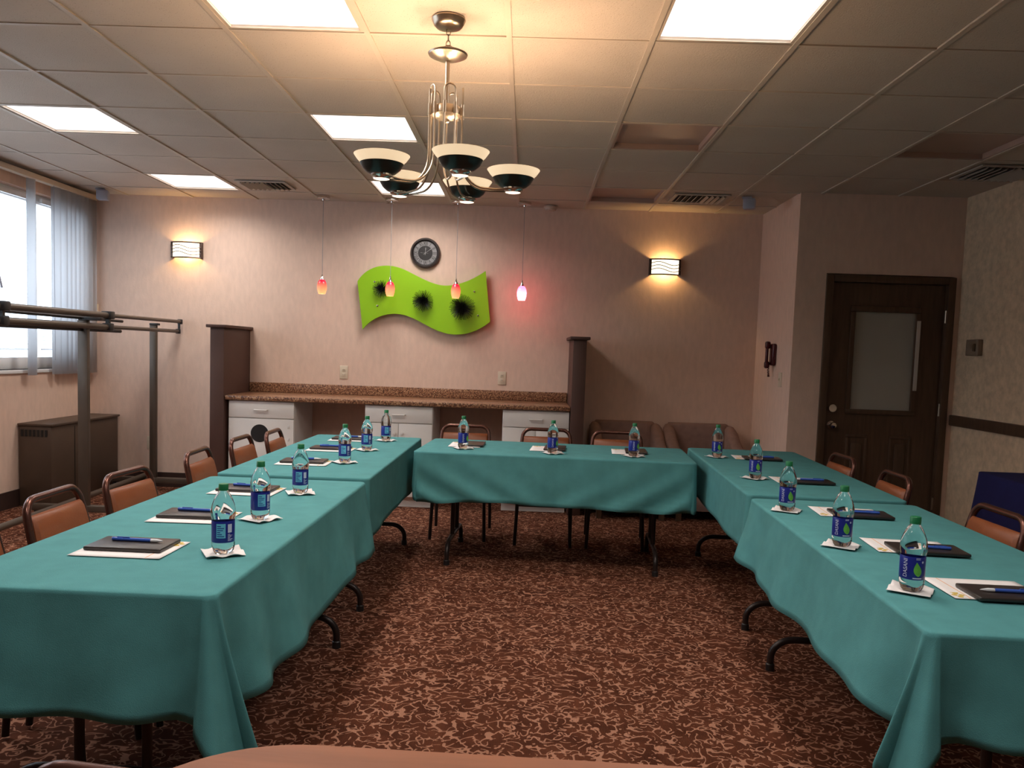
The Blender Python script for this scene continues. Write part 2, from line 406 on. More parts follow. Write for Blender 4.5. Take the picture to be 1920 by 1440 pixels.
# baseboards, chair rail
bb = .14
struct(MB().box(WX, -2.735, BY-.012, BY, 0, bb).box(.515, AX, BY-.012, BY, 0, bb).build('baseboard_back', MT['base'], smooth=False))
struct(MB().box(WX, WX+.012, RY, BY-.012, 0, bb).build('baseboard_left', MT['base'], smooth=False))
struct(MB().box(AX-.012, AX, AY, BY-.012, 0, bb).box(AX-.012, 2.39, AY-.012, AY, 0, bb).build('baseboard_alcove', MT['base'], smooth=False))
struct(MB().box(BX-.012, BX, RY, AY, 0, bb).build('baseboard_right', MT['base'], smooth=False))
struct(MB().box(BX-.028, BX, RY, AY-.01, .93, 1.015, bev=.008).build('trim_2', MT['wood_dark'], smooth=True))
struct(MB().box(WX, WX+.03, RY, BY-.001, CEIL-.035, CEIL-.006).build('trim_3', MT['tbar'], smooth=False))

# ------------------------------------------------------------------ window, blinds
t = thing('window_1', (WX-.10, 0, 0), 0, 'bright white framed window along the left wall behind vertical blinds', 'window', kind='structure')
f = MB()
f.box(-.03, .03, WY0, WY1, WZ0, WZ0+.10, bev=.006).box(-.03, .03, WY0, WY1, WZ1-.08, WZ1, bev=.006)
for y in (WY0, 4.12, 5.22, 6.86, WY1-.05): f.box(-.03, .03, y, y+.05, WZ0+.1, WZ1-.08, bev=.005)
f.build('window_frame', MT['frame_w'], t)
MB().box(.0, .004, WY0+.01, WY1-.01, WZ0+.09, WZ1-.07).build('glass_pane', MT['glass'], t, smooth=False)
MB().box(.02, .115, WY0-.04, WY1+.04, WZ0-.03, WZ0, bev=.004).build('window_sill', MT['frame_w'], t)
h = MB().box(.0, .02, -.012, .012, 0, .05, mtx=Matrix.Translation((.03, 6.28, 1.86)))
h.tube([(.05, 6.28, 1.885), (.085, 6.28, 1.89), (.10, 6.30, 1.87), (.10, 6.335, 1.77)], .008)
h.build('window_handle', MT['greybox'], t)
def mini_blind(y0, y1, z0, label):
    t = thing('mini_blind', (WX-.045, 0, 0), 0, label, 'blind', 'white horizontal mini blinds')
    MB().box(-.012, .012, y0, y1, WZ1-.07, WZ1-.03).build('headrail', MT['frame_w'], t, smooth=False)
    s = MB(); n = int((WZ1-.08-z0)/.032)
    for k in range(n):
        z = WZ1-.085-k*.032
        s.box(-.011, .011, y0, y1, -.0006, .0006, mtx=Matrix.Translation((0, 0, z)) @ Matrix.Rotation(.25, 4, 'Y'))
    s.build('slats', MT['slat'], t, smooth=False)
    MB().box(-.012, .012, y0, y1, z0-.02, z0-.005).build('bottom_rail', MT['slat'], t, smooth=False)
    MB().tube([(.014, y0+.28, WZ1-.06), (.016, y0+.28, 1.78)], .003, 6).build('tilt_wand', MT['greybox'], t)
mini_blind(5.30, 6.84, 1.30, 'white horizontal mini blind on the wide window pane behind the vanes')
mini_blind(6.93, 7.40, 1.30, 'small white mini blind on the far window pane next to the corner')
t = thing('vertical_blind', (WX+.07, 0, 0), 0, 'pale grey vertical vane blind hanging along the window on the left wall', 'blind')
MB().box(-.03, .03, WY0-.05, 7.585, 2.675, 2.72, bev=.005).build('headrail', MT['almond'], t)
ys = [(3.4+.36*k, 1.25) for k in range(8)]+[(6.615, .30), (6.965, .5)]
for y, a in ys+[(7.06+.068*k, .62) for k in range(8)]:
    v = MB(); hw = .044; zb, zt = 1.075, 2.675
    rows = []
    for z in (zb, zt): rows.append([(.006*math.cos(PI*q/4-PI/2)-.006, q/4*2*hw-hw, z) for q in range(5)])
    v.grid(rows)
    o = v.build('vane', MT['blindv'], t)
    o.location = (0, y, 0); o.rotation_euler = (0, 0, -a)
    md = o.modifiers.new('thickness', 'SOLIDIFY'); md.thickness = .0012
MB().tube([(.04, 6.86, 2.67), (.042, 6.86, 1.2)], .0022, 6).build('control_chain', MT['greybox'], t)

# ------------------------------------------------------------------ door in the alcove
t = thing('door_1', (2.392, AY, 0), 0, 'dark brown wooden door with frosted window in the right alcove', 'door', kind='structure')
fw_ = .058; DW = 1.032; DH = 2.112
MB().box(0, fw_, -.02, .10, 0, DH, bev=.004).box(DW-fw_, DW, -.02, .10, 0, DH, bev=.004).box(fw_, DW-fw_, -.02, .10, DH-fw_, DH, bev=.004).build('door_frame', MT['wood_dark'], t)
sl = MB()
px0, px1, pz0, pz1 = .258, .752, 1.028, 1.822          # window opening
sl.box(fw_+.003, DW-fw_-.003, .03, .07, .01, pz0).box(fw_+.003, DW-fw_-.003, .03, .07, pz1, DH-fw_-.003).box(fw_+.003, px0, .03, .07, pz0, pz1).box(px1, DW-fw_-.003, .03, .07, pz0, pz1)
slab = sl.build('door_slab', MT['wood_dark'], t, smooth=False)
mo = MB()
for (a, c, z0, z1) in ((px0-.035, px1+.035, pz1, pz1+.05), (px0-.035, px1+.035, pz0-.035, pz0+.005), (px0-.035, px0+.005, pz0, pz1), (px1-.005, px1+.035, pz0, pz1)):
    mo.box(a, c, .012, .032, z0, z1, bev=.008)
mo.build('window_moulding', MT['wood_dark'], t)
MB().box(px0, px1, .045, .052, pz0, pz1).build('frosted_pane', MT['frost'], t, smooth=False)
MB().box(px1+.002, px1+.03, .005, .014, pz0+.17, pz1-.06).build('blind_lever', MT['seamw'], t, smooth=False)
for a in (.165+.08, .60):
    pm = MB(); w = .18
    for (c0, c1, z0, z1) in ((a, a+w, .80, .825), (a, a+w, .25, .275), (a, a+.025, .275, .80), (a+w-.025, a+w, .275, .80)): pm.box(c0, c1, .022, .032, z0, z1, bev=.005)
    pm.box(a+.045, a+w-.045, .020, .032, .32, .755, bev=.008)
    pm.build('raised_panel', MT['wood_dark'], t)
kx = .118
MB().lathe([(0, .03), (.031, .03), (.033, .022), (.026, .014), (.016, .012), (.016, .004), (0, .004)], 24, Matrix.Translation((kx, .03, 1.035)) @ Matrix.Rotation(PI/2, 4, 'X') @ Matrix.Translation((0, 0, -.002))).build('deadbolt', MT['chrome'], t)
kn = MB().lathe([(0, 0), (.032, 0), (.032, .006), (.012, .012), (.011, .035), (.022, .045), (.027, .058), (.022, .070), (0, .074)], 24, Matrix.Translation((kx, .03, .897)) @ Matrix.Rotation(PI/2, 4, 'X'))
kn.build('door_knob', MT['chrome'], t)
for z in (.28, 1.05, 1.80): MB().tube([(DW-fw_-.004, -.006, z-.05), (DW-fw_-.004, -.006, z+.05)], .008, 10).build('hinge', MT['nickel'], t)
struct(MB().box(2.3, 3.5, AY+.10, AY+.14, 0, 2.2).build('wall_behind_door', MT['dark'], smooth=False))

# ------------------------------------------------------------------ convector and coat rack on the left
t = thing('convector_heater', (-3.99, 7.04, 0), 0, 'brown metal heater cabinet standing under the window by the left wall', 'heater')
MB().box(-.135, .135, -.54, .54, .0, .665, bev=.006).build('cabinet', MT['conv'], t)
MB().box(-.14, .15, -.55, .55, .666, .685, bev=.004).build('top_panel', MT['conv'], t)
g = MB()
for k in range(7): g.box(-.115+k*.033, -.115+k*.033+.02, -.546, -.539, .58, .635)
g.build('grille', MT['dark'], t, smooth=False)
MB().box(.1345, .139, -.2, -.196, .02, .64).build('panel_seam', MT['dark'], t, smooth=False)

t = thing('coat_rack', (-3.40, 6.70, 0), 0, 'grey metal coat rack with two posts and double top rails by the window', 'rack')
for y, x in ((-.66, .07), (.70, -.03)):
    w = .038 if y < 0 else .030
    MB().box(x-w, x+w, y-.02, y+.02, .10, 1.53 if y < 0 else 1.535, bev=.004).build('post', MT['rack'], t)
    MB().box(x-.40, x+.46, y-.03, y+.03, .075, .125, bev=.006).build('foot', MT['rack'], t)
    for xx in (x-.36, x+.42):
        MB().lathe([(0, -.012), (.034, -.012), (.0375, 0), (.034, .012), (0, .012)], 20, Matrix.Translation((xx, y, .0375)) @ Matrix.Rotation(PI/2, 4, 'Y')).box(xx-.018, xx+.018, y-.018, y+.018, .055, .08).build('caster', MT['rackblk'], t)
    MB().box(x-.03, x+(.14 if y < 0 else .05), y-.025, y+.025, 1.53 if y < 0 else 1.535, 1.555, bev=.004).build('bracket', MT['rackblk'], t)
MB().tube([(.03, -2.3, .14), (-.11, .70, .14)], .024, 12).build('lower_rail', MT['rack'], t)
rA = [(.10, -2.0, 1.580), (.14, .87, 1.580)]; rB = [(.10, -2.0, 1.490), (.13, .85, 1.490)]
MB().tube(rA, .016, 12).build('hanging_rail', MT['rack'], t); MB().tube(rB, .016, 12).build('hanging_rail', MT['rack'], t)
MB().tube([(.11, -2.0, 1.580), (.12, -.36, 1.580)], .023, 12).build('rail_sleeve', MT['rack'], t)
MB().tube([(.105, -2.0, 1.490), (.116, -.36, 1.490)], .023, 12).build('rail_sleeve', MT['rack'], t)
MB().tube([(.055, -2.0, 1.555), (.06, -.06, 1.545)], .012, 10).tube([(.06, -2.0, 1.462), (.065, -.10, 1.462)], .014, 10).build('inner_bar', MT['rackblk'], t)
for y in (-1.68, -.39): MB().box(.075, .155, y-.035, y+.035, 1.553, 1.612, bev=.008).box(.08, .15, y-.03, y+.03, 1.46, 1.52, bev=.008).box(.10, .13, y-.012, y+.012, 1.51, 1.56).build('clamp', MT['rackblk'], t)
MB().box(.118, .162, .86, .885, 1.556, 1.603, bev=.006).box(.11, .152, .84, .865, 1.467, 1.512, bev=.006).box(.125, .145, .858, .868, 1.505, 1.565).build('end_cap', MT['rackblk'], t)

# ------------------------------------------------------------------ half walls, counter, cabinets
def half_wall(x0, x1, label):
    t = thing('half_wall', ((x0+x1)/2, 7.285, 0), 0, label, 'partition', 'brown half walls at the counter ends')
    w = (x1-x0)/2
    MB().box(-w, w, -.335, .334, 0, 1.525, bev=.003).build('panel', MT['paint_brown'], t)
    MB().box(-w-.028, w+.028, -.365, .334, 1.526, 1.552, bev=.005).build('cap', MT['paint_brown'], t)
half_wall(-2.730, -2.610, 'dark brown half wall closing the left end of the counter')
half_wall(.404, .519, 'dark brown half wall closing the right end of the counter')
t = thing('countertop', (-1.103, 7.30, 0), 0, 'brown speckled laminate countertop running between the two half walls', 'counter')
MB().box(-1.503, 1.503, -.335, .318, .905, .945, bev=.008).build('worktop', MT['granite'], t)
MB().box(-1.503, 1.503, .296, .318, .946, 1.036, bev=.004).build('backsplash', MT['granite'], t)
def cabinet(x0, x1, label, hole):
    t = thing('base_cabinet', ((x0+x1)/2, 7.31, 0), 0, label, 'cabinet', 'white base cabinets under the counter')
    w = (x1-x0)/2
    MB().box(-w, w, -.29, .30, .09, .902, bev=.002).box(-w+.01, w-.01, -.24, .30, 0, .09).build('body', MT['white_lam'], t)
    d = MB().box(-w+.004, w-.004, -.308, -.291, .752, .898, bev=.003).build('drawer', MT['white_lam'], t)
    MB().tube([(-.055, -.309, .822), (-.055, -.335, .822), (.055, -.335, .822), (.055, -.309, .822)], .006, 8).build('handle', MT['white_lam'], d)
    if hole:
        dd = MB().box(-w+.004, w-.004, -.308, -.291, .10, .745, bev=.003).build('door', MT['white_lam'], t)
        MB().lathe([(0, 0), (.078, 0), (.078, .003), (0, .003)], 36, Matrix.Translation((-.012, -.309, .617)) @ Matrix.Rotation(PI/2, 4, 'X')).build('waste_hole', MT['dark'], dd)
        for z in (.68, .57): MB().box(w-.055, w-.04, -.316, -.308, z-.012, z+.012, bev=.002).build('lock', MT['white_lam'], dd)
    else:
        for a, c in ((-w+.004, -.002), (.002, w-.004)):
            dd = MB().box(a, c, -.308, -.291, .10, .745, bev=.003).build('door', MT['white_lam'], t)
            k = c-.03 if a < -.01 else a+.03
            MB().lathe([(0, .02), (.012, .018), (.013, .012), (.006, .008), (.006, 0)], 14, Matrix.Translation((k, -.308, .66)) @ Matrix.Rotation(PI/2, 4, 'X')).build('knob', MT['white_lam'], dd)
cabinet(-2.587, -2.006, 'white base cabinet with round black waste hole in its door, left end', True)
cabinet(-1.389, -.792, 'white base cabinet with drawer and two doors, middle of the counter', False)
cabinet(-.184, .398, 'white base cabinet against the right half wall', False)
def outlet(name, x, y, z, rz, label, cat='outlet', sw=False, w=.038, h=.062):
    t = thing(name, (x, y, z), rz, label, cat)
    MB().box(-w, w, -.007, 0, -h, h, bev=.002).build('plate', MT['almond'], t)
    if sw: MB().box(-.006, .006, -.020, -.006, -.006, .012, bev=.002).build('toggle', MT['almond'], t)
    else:
        for q in (-.022, .022):
            s = MB().box(-.017, .017, -.010, -.006, q-.014, q+.014, bev=.003).build('socket', MT['almond'], t)
            MB().box(-.008, -.005, -.0108, -.0098, q-.004, q+.008).box(.005, .008, -.0108, -.0098, q-.004, q+.008).build('slots', MT['dark'], s, smooth=False)
    return t
outlet('power_outlet', -1.716, BY, 1.157, 0, 'almond power outlet above the counter, left of the green art')
outlet('power_outlet', -.219, BY, 1.153, 0, 'almond power outlet above the counter, right below the green art')
outlet('power_outlet', -3.555, BY, .42, 0, 'almond power outlet low on the back wall beside the coat rack post')
outlet('wall_switch', AX, 6.84, 1.245, -PI/2, 'almond light switch below the red phone on the alcove side wall', 'switch', True)
MB_ = thing('cord_box', (-4.075, BY, 1.66), 0, 'small cream box on the back wall corner beside the blinds', 'box')
MB().box(-.02, .02, -.03, 0, -.06, .06, bev=.003).build('cover', MT['almond'], MB_)

# ------------------------------------------------------------------ wall art, clock
t = thing('wall_art', (-.97, BY-.05, 1.85), 0, 'wavy lime green wall panel with black wire starbursts above the counter', 'art')
def bez(pts, n=16):
    out = []
    for (p0, p1, p2, p3) in pts:
        for k in range(n):
            u = k/n; a = [(1-u)**3, 3*u*(1-u)**2, 3*u*u*(1-u), u**3]
            out.append((sum(a[i]*q[0] for i, q in enumerate((p0, p1, p2, p3))), sum(a[i]*q[1] for i, q in enumerate((p0, p1, p2, p3)))))
    return out
def T_(x, z): return (x+.97, z-1.85)
top = bez([(T_(-1.592, 2.01), T_(-1.50, 2.17), T_(-1.30, 2.20), T_(-1.13, 2.12)), (T_(-1.13, 2.12), T_(-.98, 2.05), T_(-.86, 1.985), T_(-.74, 1.998)), (T_(-.74, 1.998), T_(-.62, 2.01), T_(-.50, 2.07), T_(-.401, 2.143))])
right = [T_(-.401, 2.143)]
bot = bez([(T_(-.345, 1.675), T_(-.46, 1.575), T_(-.60, 1.53), T_(-.74, 1.552)), (T_(-.74, 1.552), T_(-.93, 1.585), T_(-1.04, 1.715), T_(-1.22, 1.720)), (T_(-1.22, 1.720), T_(-1.36, 1.722), T_(-1.47, 1.655), T_(-1.535, 1.566))])
poly = top+right+bot+[T_(-1.535, 1.566)]
MB().prism(poly, -.012, .012, Matrix.Rotation(PI/2, 4, 'X')).build('panel', MT['green'], t, ang=30)
for (x, z, r, n) in ((-1.365, 1.945, .085, 90), (-.973, 1.848, .105, 130), (-.607, 1.800, .125, 170)):
    s = MB()
    c = Vector((x+.97, -.02, z-1.85))
    s.lathe([(0, -.018), (.02, -.01), (.022, .0), (.012, .016), (0, .02)], 14, Matrix.Translation(c) @ Matrix.Rotation(PI/2, 4, 'X'))
    for k in range(n):
        u = (k+.5)/n; ph = k*2.39996; el = math.acos(1-u*.98)
        d = Vector((math.sin(el)*math.cos(ph), -math.cos(el), math.sin(el)*math.sin(ph)))
        q = r*random.uniform(.9, 1.03)
        s.tube([c+d*.01, c+d*q], [.0022, .0016], 4)
    s.build('starburst', MT['black'], t)
for (x, z) in ((-1.43, 2.01), (-1.40, 1.79), (-.50, 1.95), (-.46, 1.73)):
    MB().lathe([(0, .022), (.008, .02), (.009, .0), (.009, -.035)], 14, Matrix.Translation((x+.97, 0, z-1.85)) @ Matrix.Rotation(PI/2, 4, 'X')).build('standoff', MT['chrome'], t)

t = thing('wall_clock', (-.971, BY, 2.294), 0, 'round black wall clock with silver roman numerals above the green art', 'clock')
RX = Matrix.Rotation(PI/2, 4, 'X')
MB().lathe([(0, .001), (.132, .001), (.141, .008), (.141, .024), (.132, .040), (.122, .040), (.114, .026), (.114, .018)], 48, RX).build('rim', MT['clockrim'], t)
MB().lathe([(0, .018), (.114, .018)], 48, RX).build('dial', MT['clockface'], t)
MB().lathe([(.068, .019), (.108, .019)], 48, RX).build('numeral_ring', MT['silver'], t)
nm = MB()
for k, s in enumerate(('XII', 'I', 'II', 'III', 'IV', 'V', 'VI', 'VII', 'VIII', 'IX', 'X', 'XI')):
    vs, fs = text_geo(s, .043); a = k*PI/6
    add_flat(nm, vs, fs, lambda x, y: ((.088+y*1.3)*math.sin(a)+x*.8*math.cos(a), -.0202, (.088+y*1.3)*math.cos(a)-x*.8*math.sin(a)))
nm.build('numerals', MT['clockface'], t, smooth=False)
def hand(name, a, L, w, tail):
    p = [(-w*.4, -tail), (w*.4, -tail), (w*.4, L*.55), (w, L*.7), (0, L), (-w, L*.7), (-w*.4, L*.55)]
    MB().prism(p, .0215, .0225, RX @ Matrix.Rotation(-a, 4, 'Z')).build(name, MT['silver'], t, smooth=False)
hand('hour_hand', .07, .055, .006, .018); hand('minute_hand', .92, .088, .004, .022); hand('second_hand', -1.5, .05, .0015, .03)
MB().lathe([(0, .0245), (.006, .0235), (.006, .0205)], 14, RX).build('hub', MT['silver'], t)
gm = mat('clock_glass', (1, 1, 1), .05, var=0, trans=1.0, ior=1.05)
MB().lathe([(.113, .030), (.09, .033), (.05, .035), (0, .036)], 40, RX).build('crystal', gm, t)

# ------------------------------------------------------------------ chandelier
CX, CY = -.362, 3.393
t = thing('chandelier', (CX, CY, CEIL), 0, 'brushed nickel chandelier with five cream and black bowl shades', 'chandelier')
MB().lathe([(0, 0), (.068, 0), (.070, -.006), (.064, -.018), (.060, -.026), (.050, -.036), (.030, -.041), (0, -.042)], 36).build('canopy', MT['nickel'], t)
ch = MB()
for k, z in enumerate((-.052, -.076, -.100)):
    pts = [(math.cos(a)*.0085*(1 if k % 2 == 0 else 0), math.cos(a)*.0085*(0 if k % 2 == 0 else 1), z+math.sin(a)*.014) for a in [2*PI*q/14 for q in range(14)]]
    ch.tube(pts, .0022, 6, closed=True)
ch.build('chain', MT['nickel'], t)
MB().tube([(.022*math.cos(a), 0, -.128+.022*math.sin(a)) for a in [PI*q/10 for q in range(11)]], .003, 8).lathe([(0, -.122), (.02, -.123), (.06, -.130), (.081, -.140), (.078, -.147), (.05, -.160), (.02, -.168), (0, -.169)], 40).build('saucer', MT['nickel'], t)
MB().tube([(0, 0, -.16), (0, 0, -.40)], .0095, 14).build('stem', MT['nickel'], t)
MB().lathe([(0, -.352), (.058, -.352), (.061, -.356), (.061, -.386), (.056, -.390), (.040, -.398), (.014, -.402), (.012, -.412), (0, -.418)], 36).build('hub', MT['nickel'], t)
# bowl centres from the photo's own spread: near left, near centre, right, back centre, back left
RB_ = .285
for az in (216, 288, 5, 75, 139):
    a = math.radians(az); u = Vector((math.cos(a), math.sin(a), 0)); w = Vector((-u.y, u.x, 0))
    zr = -.592                                              # rim height below the ceiling
    arm = MB()
    for s in (-1, 1):
        base = u*.066+w*.022*s
        path = []
        for q in range(7):                                   # hoop above the hub
            b_ = PI*q/12; path.append(u*.066+w*(.022*s*math.sin(b_))+Vector((0, 0, -.275-.022*(1-math.cos(b_)))))
        path += [base+Vector((0, 0, z)) for z in (-.34, -.42, -.50, -.55)]
        for q in range(1, 9):
            b_ = PI/2*q/8
            path.append(u*(.066+.10*(1-math.cos(b_)))+w*s*(.022-.002*q/8)+Vector((0, 0, -.55-.125*math.sin(b_))))
        path += [u*.21+w*s*.022+Vector((0, 0, -.677)), u*.245+w*s*.027+Vector((0, 0, -.675)), u*.272+w*s*.034+Vector((0, 0, -.673)), u*.297+w*s*.030+Vector((0, 0, -.673)), u*.318+w*s*.014+Vector((0, 0, -.673)), u*.322+Vector((0, 0, -.673))]
        arm.tube(path, .0042, 8)
        arm.tube([base+Vector((0, 0, -.345)), base+Vector((0, 0, -.392))], .0075, 10)
    arm.build('arm', MT['nickel'], t)
    c = Matrix.Translation(u*RB_+Vector((0, 0, zr)))
    sh = MB().lathe([(.050, -.058), (.075, -.040), (.097, -.018), (.110, .0), (.107, .001), (.094, -.016), (.072, -.037), (.046, -.054)], 40, c, close=True).build('shade', MT['cream_glass'], t)
    MB().lathe([(.040, -.074), (.056, -.0690), (.074, -.0540), (.0865, -.0330), (.0850, -.0325), (.072, -.0520), (.054, -.0665), (.038, -.072)], 40, c, close=True).build('shade_cup', MT['cup'], t)
    MB().lathe([(0, -.060), (.036, -.066), (.041, -.070), (.041, -.080), (.034, -.086), (.032, -.092)], 30, c).build('socket_cup', MT['chrome'], t)
    MB().lathe([(.0318, -.0915), (.018, -.0945), (0, -.0955)], 24, c).build('socket_disc', MT['lens'], t)  # bright spot under the socket, put in as an emissive disc
    MB().lathe([(0, -.055), (.010, -.054), (.019, -.042), (.022, -.030), (.016, -.018), (0, -.014)], 16, c).build('bulb', MT['bulb'], t)

# ------------------------------------------------------------------ pendants
def pendant(x, hot, label):
    y = 7.36; t = thing('pendant_lamp', (x, y, CEIL), 0, label, 'lamp', 'red glass pendant lamps over the counter')
    zt, zb = 2.000-CEIL, 1.870-CEIL
    MB().lathe([(0, 0), (.058, 0), (.060, -.006), (.058, -.026), (.05, -.030), (.012, -.031), (.010, -.042), (0, -.043)], 32).build('canopy', MT['chrome'], t)
    MB().tube([(0, 0, -.04), (0, 0, zt+.045)], .0022, 6).build('cord', MT['silver'], t)
    MB().lathe([(0, zt+.05), (.005, zt+.05), (.007, zt+.03), (.016, zt+.004), (.021, zt-.006), (0, zt-.006)], 20).build('socket_cap', MT['chrome'], t)
    sh = MB().lathe([(.019, zt-.002), (.030, zt-.012), (.040, zt-.036), (.044, zt-.062), (.042, zt-.092), (.035, zt-.118), (.031, zb), (.028, zb), (.031, zt-.116), (.038, zt-.090), (.040, zt-.062), (.036, zt-.036), (.026, zt-.014)], 28)
    sh.build('glass_shade', MT['red_glass_hot'] if hot else MT['red_glass'], t)
    if hot is not None:
        MB().lathe([(0, zb+.012), (.014, zb+.016), (.020, zb+.035), (.014, zb+.055), (0, zb+.062)], 14).build('lamp_bulb', MT['pend_bulb'], t)
MT['pend_bulb'] = mat('pendant_bulb', (1, .9, .8), .4, var=0, emit=(1.0, .62, .45), es=12)
pendant(-1.872, False, 'red glass pendant lamp leftmost of the row, against plain wall')
pendant(-1.252, False, 'red glass pendant lamp in front of the left end of the green art')
pendant(-.655, False, 'red glass pendant lamp in front of the right half of the green art')
pendant(-.057, True, 'brightest pink red pendant lamp, rightmost, glowing on the wall')

# ------------------------------------------------------------------ sconces
def sconce(x, z, label):
    t = thing('wall_sconce', (x, BY, z), 0, label, 'lamp', 'wall sconces with wavy metal fronts')
    w, h, dep = .135, .068, .085
    def arc(u): return Vector((u*w, -dep*(.45+.55*math.cos(u*PI/2*.98)), 0))
    U = [-1+2*k/16 for k in range(17)]
    g = MB(); g.grid([[arc(u)+Vector((0, 0, zz)) for u in U] for zz in (-h, h)])
    o = g.build('glass_shade', MT['sconce_glass'], t); md = o.modifiers.new('thickness', 'SOLIDIFY'); md.thickness = .003
    f = MB()
    for zz in (-h-.002, h+.002): f.tube([arc(u)*1.02+Vector((0, -.004, zz)) for u in U], .0065, 8)
    for s in (-1, 1): f.box(s*w-.010, s*w+.010, -dep*.55, -.001, -h-.008, h+.008, bev=.002)
    f.build('frame', MT['sconce_frame'], t)
    for q in (-.030, 0, .030):
        MB().tube([arc(u)*1.03+Vector((0, -.004, q+.016*math.sin(-u*PI))) for u in U], .0032, 6).build('wave_wire', MT['sconce_frame'], t)
    MB().box(-.05, .05, -.012, -.001, -.05, .05).build('back_plate', MT['sconce_frame'], t, smooth=False)
    ld = bpy.data.lights.new('sconce_lamp', 'POINT'); ld.energy = SCONCE_W; ld.color = (1.0, .62, .23); ld.shadow_soft_size = .02
    lo = bpy.data.objects.new('sconce_lamp', ld); COL.objects.link(lo); lo.parent = t; lo.location = (0, -.045, 0)
sconce(-3.207, 2.248, 'lit wall sconce with wavy front on the left of the back wall')
sconce(1.260, 2.233, 'lit wall sconce with wavy front on the right of the back wall')

# ------------------------------------------------------------------ small wall and ceiling devices
for x, y, rz, lb in ((-3.86, 7.33, .25, 'small grey box hanging from the ceiling in the left back corner'), (1.80, 6.80, -.35, 'small grey box hanging from the ceiling beside the right alcove corner')):
    t = thing('ceiling_speaker', (x, y, CEIL), rz, lb, 'speaker', 'grey boxes hung from the ceiling')
    MB().box(-.05, .05, -.04, .04, -.105, -.018, bev=.012).build('housing', MT['greybox'], t)
    MB().box(-.06, .02, -.02, .02, -.018, -.003, bev=.003).build('mount', MT['greybox'], t)
t = thing('smoke_detector', (.18, 7.50, CEIL), 0, 'round white smoke detector on the ceiling right of the pendants', 'detector')
MB().lathe([(0, -.004), (.062, -.004), (.064, -.018), (.055, -.026)], 32).build('base', MT['ceil'], t)
MB().lathe([(.052, -.026), (.048, -.040), (.03, -.046), (0, -.047)], 32).build('cover', MT['ceil'], t)
t = thing('wall_phone', (AX, 7.03, 1.46), -PI/2, 'dark red wall phone with coiled cord on the alcove side wall', 'phone')
MB().box(-.050, .050, -.035, 0, -.10, .09, bev=.014, seg=3).build('cradle', MT['phone'], t)
MB().box(-.046, -.002, -.080, -.036, .045, .108, bev=.014, seg=3).box(-.044, -.004, -.080, -.036, -.125, -.065, bev=.014, seg=3).box(-.040, -.008, -.074, -.050, -.10, .07, bev=.010, seg=3).build('handset', MT['phone'], t)
coil = [(-.024+.008*math.cos(q*.8)+(.024*math.sin(PI*q/90)), -.045+.008*math.sin(q*.8), -.125-.07*math.sin(PI*q/90)) for q in range(91)]
MB().tube(coil, .003, 5).build('coiled_cord', MT['phone'], t)
t = thing('thermostat', (BX, 6.30, 1.555), PI/2, 'beige thermostat box on the right wall beside the door', 'thermostat')
t.rotation_euler = (0, 0, -PI/2)
MB().box(-.085, .085, -.040, 0, -.062, .062, bev=.006).build('cover', MT['beige_box'], t)
MB().box(.030, .060, -.050, -.0405, -.03, .03, bev=.004).build('dial_lever', MT['wood_dark'], t)

# ------------------------------------------------------------------ folding tables with cloths
def leg_frame(parent, y, W, mtx=None):
    f = MB(); x = W/2-.075
    pts = [(-x, y, .012)]+[(-x, y, .06)]
    for q in range(1, 8):
        a = PI/2*q/7; pts.append((-x+.10*(1-math.cos(a)), y, .06+.085*math.sin(a)))
    pts += [(0, y, .145)]+[(-p[0], p[1], p[2]) for p in reversed(pts)]
    f.tube(pts, .0155, 10)
    for s in (-1, 1): f.tube([(s*.10, y, .145), (s*.10, y, .712)], .0145, 10)
    o = f.build('leg_frame', MT['blackleg'], parent)
    for s in (-1, 1): MB().lathe([(0, 0), (.02, 0), (.02, .03), (.016, .034)], 12, Matrix.Translation((s*x, y, 0))).build('foot_cap', MT['rackblk'], o)
def folding_table(loc, rz, L, W, label):
    t = thing('folding_table', loc, rz, label, 'table', 'folding tables set in a U under cloths')
    MB().box(-W/2+.012, W/2-.012, -L/2+.012, L/2-.012, .714, .742, bev=.006).build('tabletop', MT['ply'], t)
    leg_frame(t, -L/2+.22, W); leg_frame(t, L/2-.22, W)
    return t
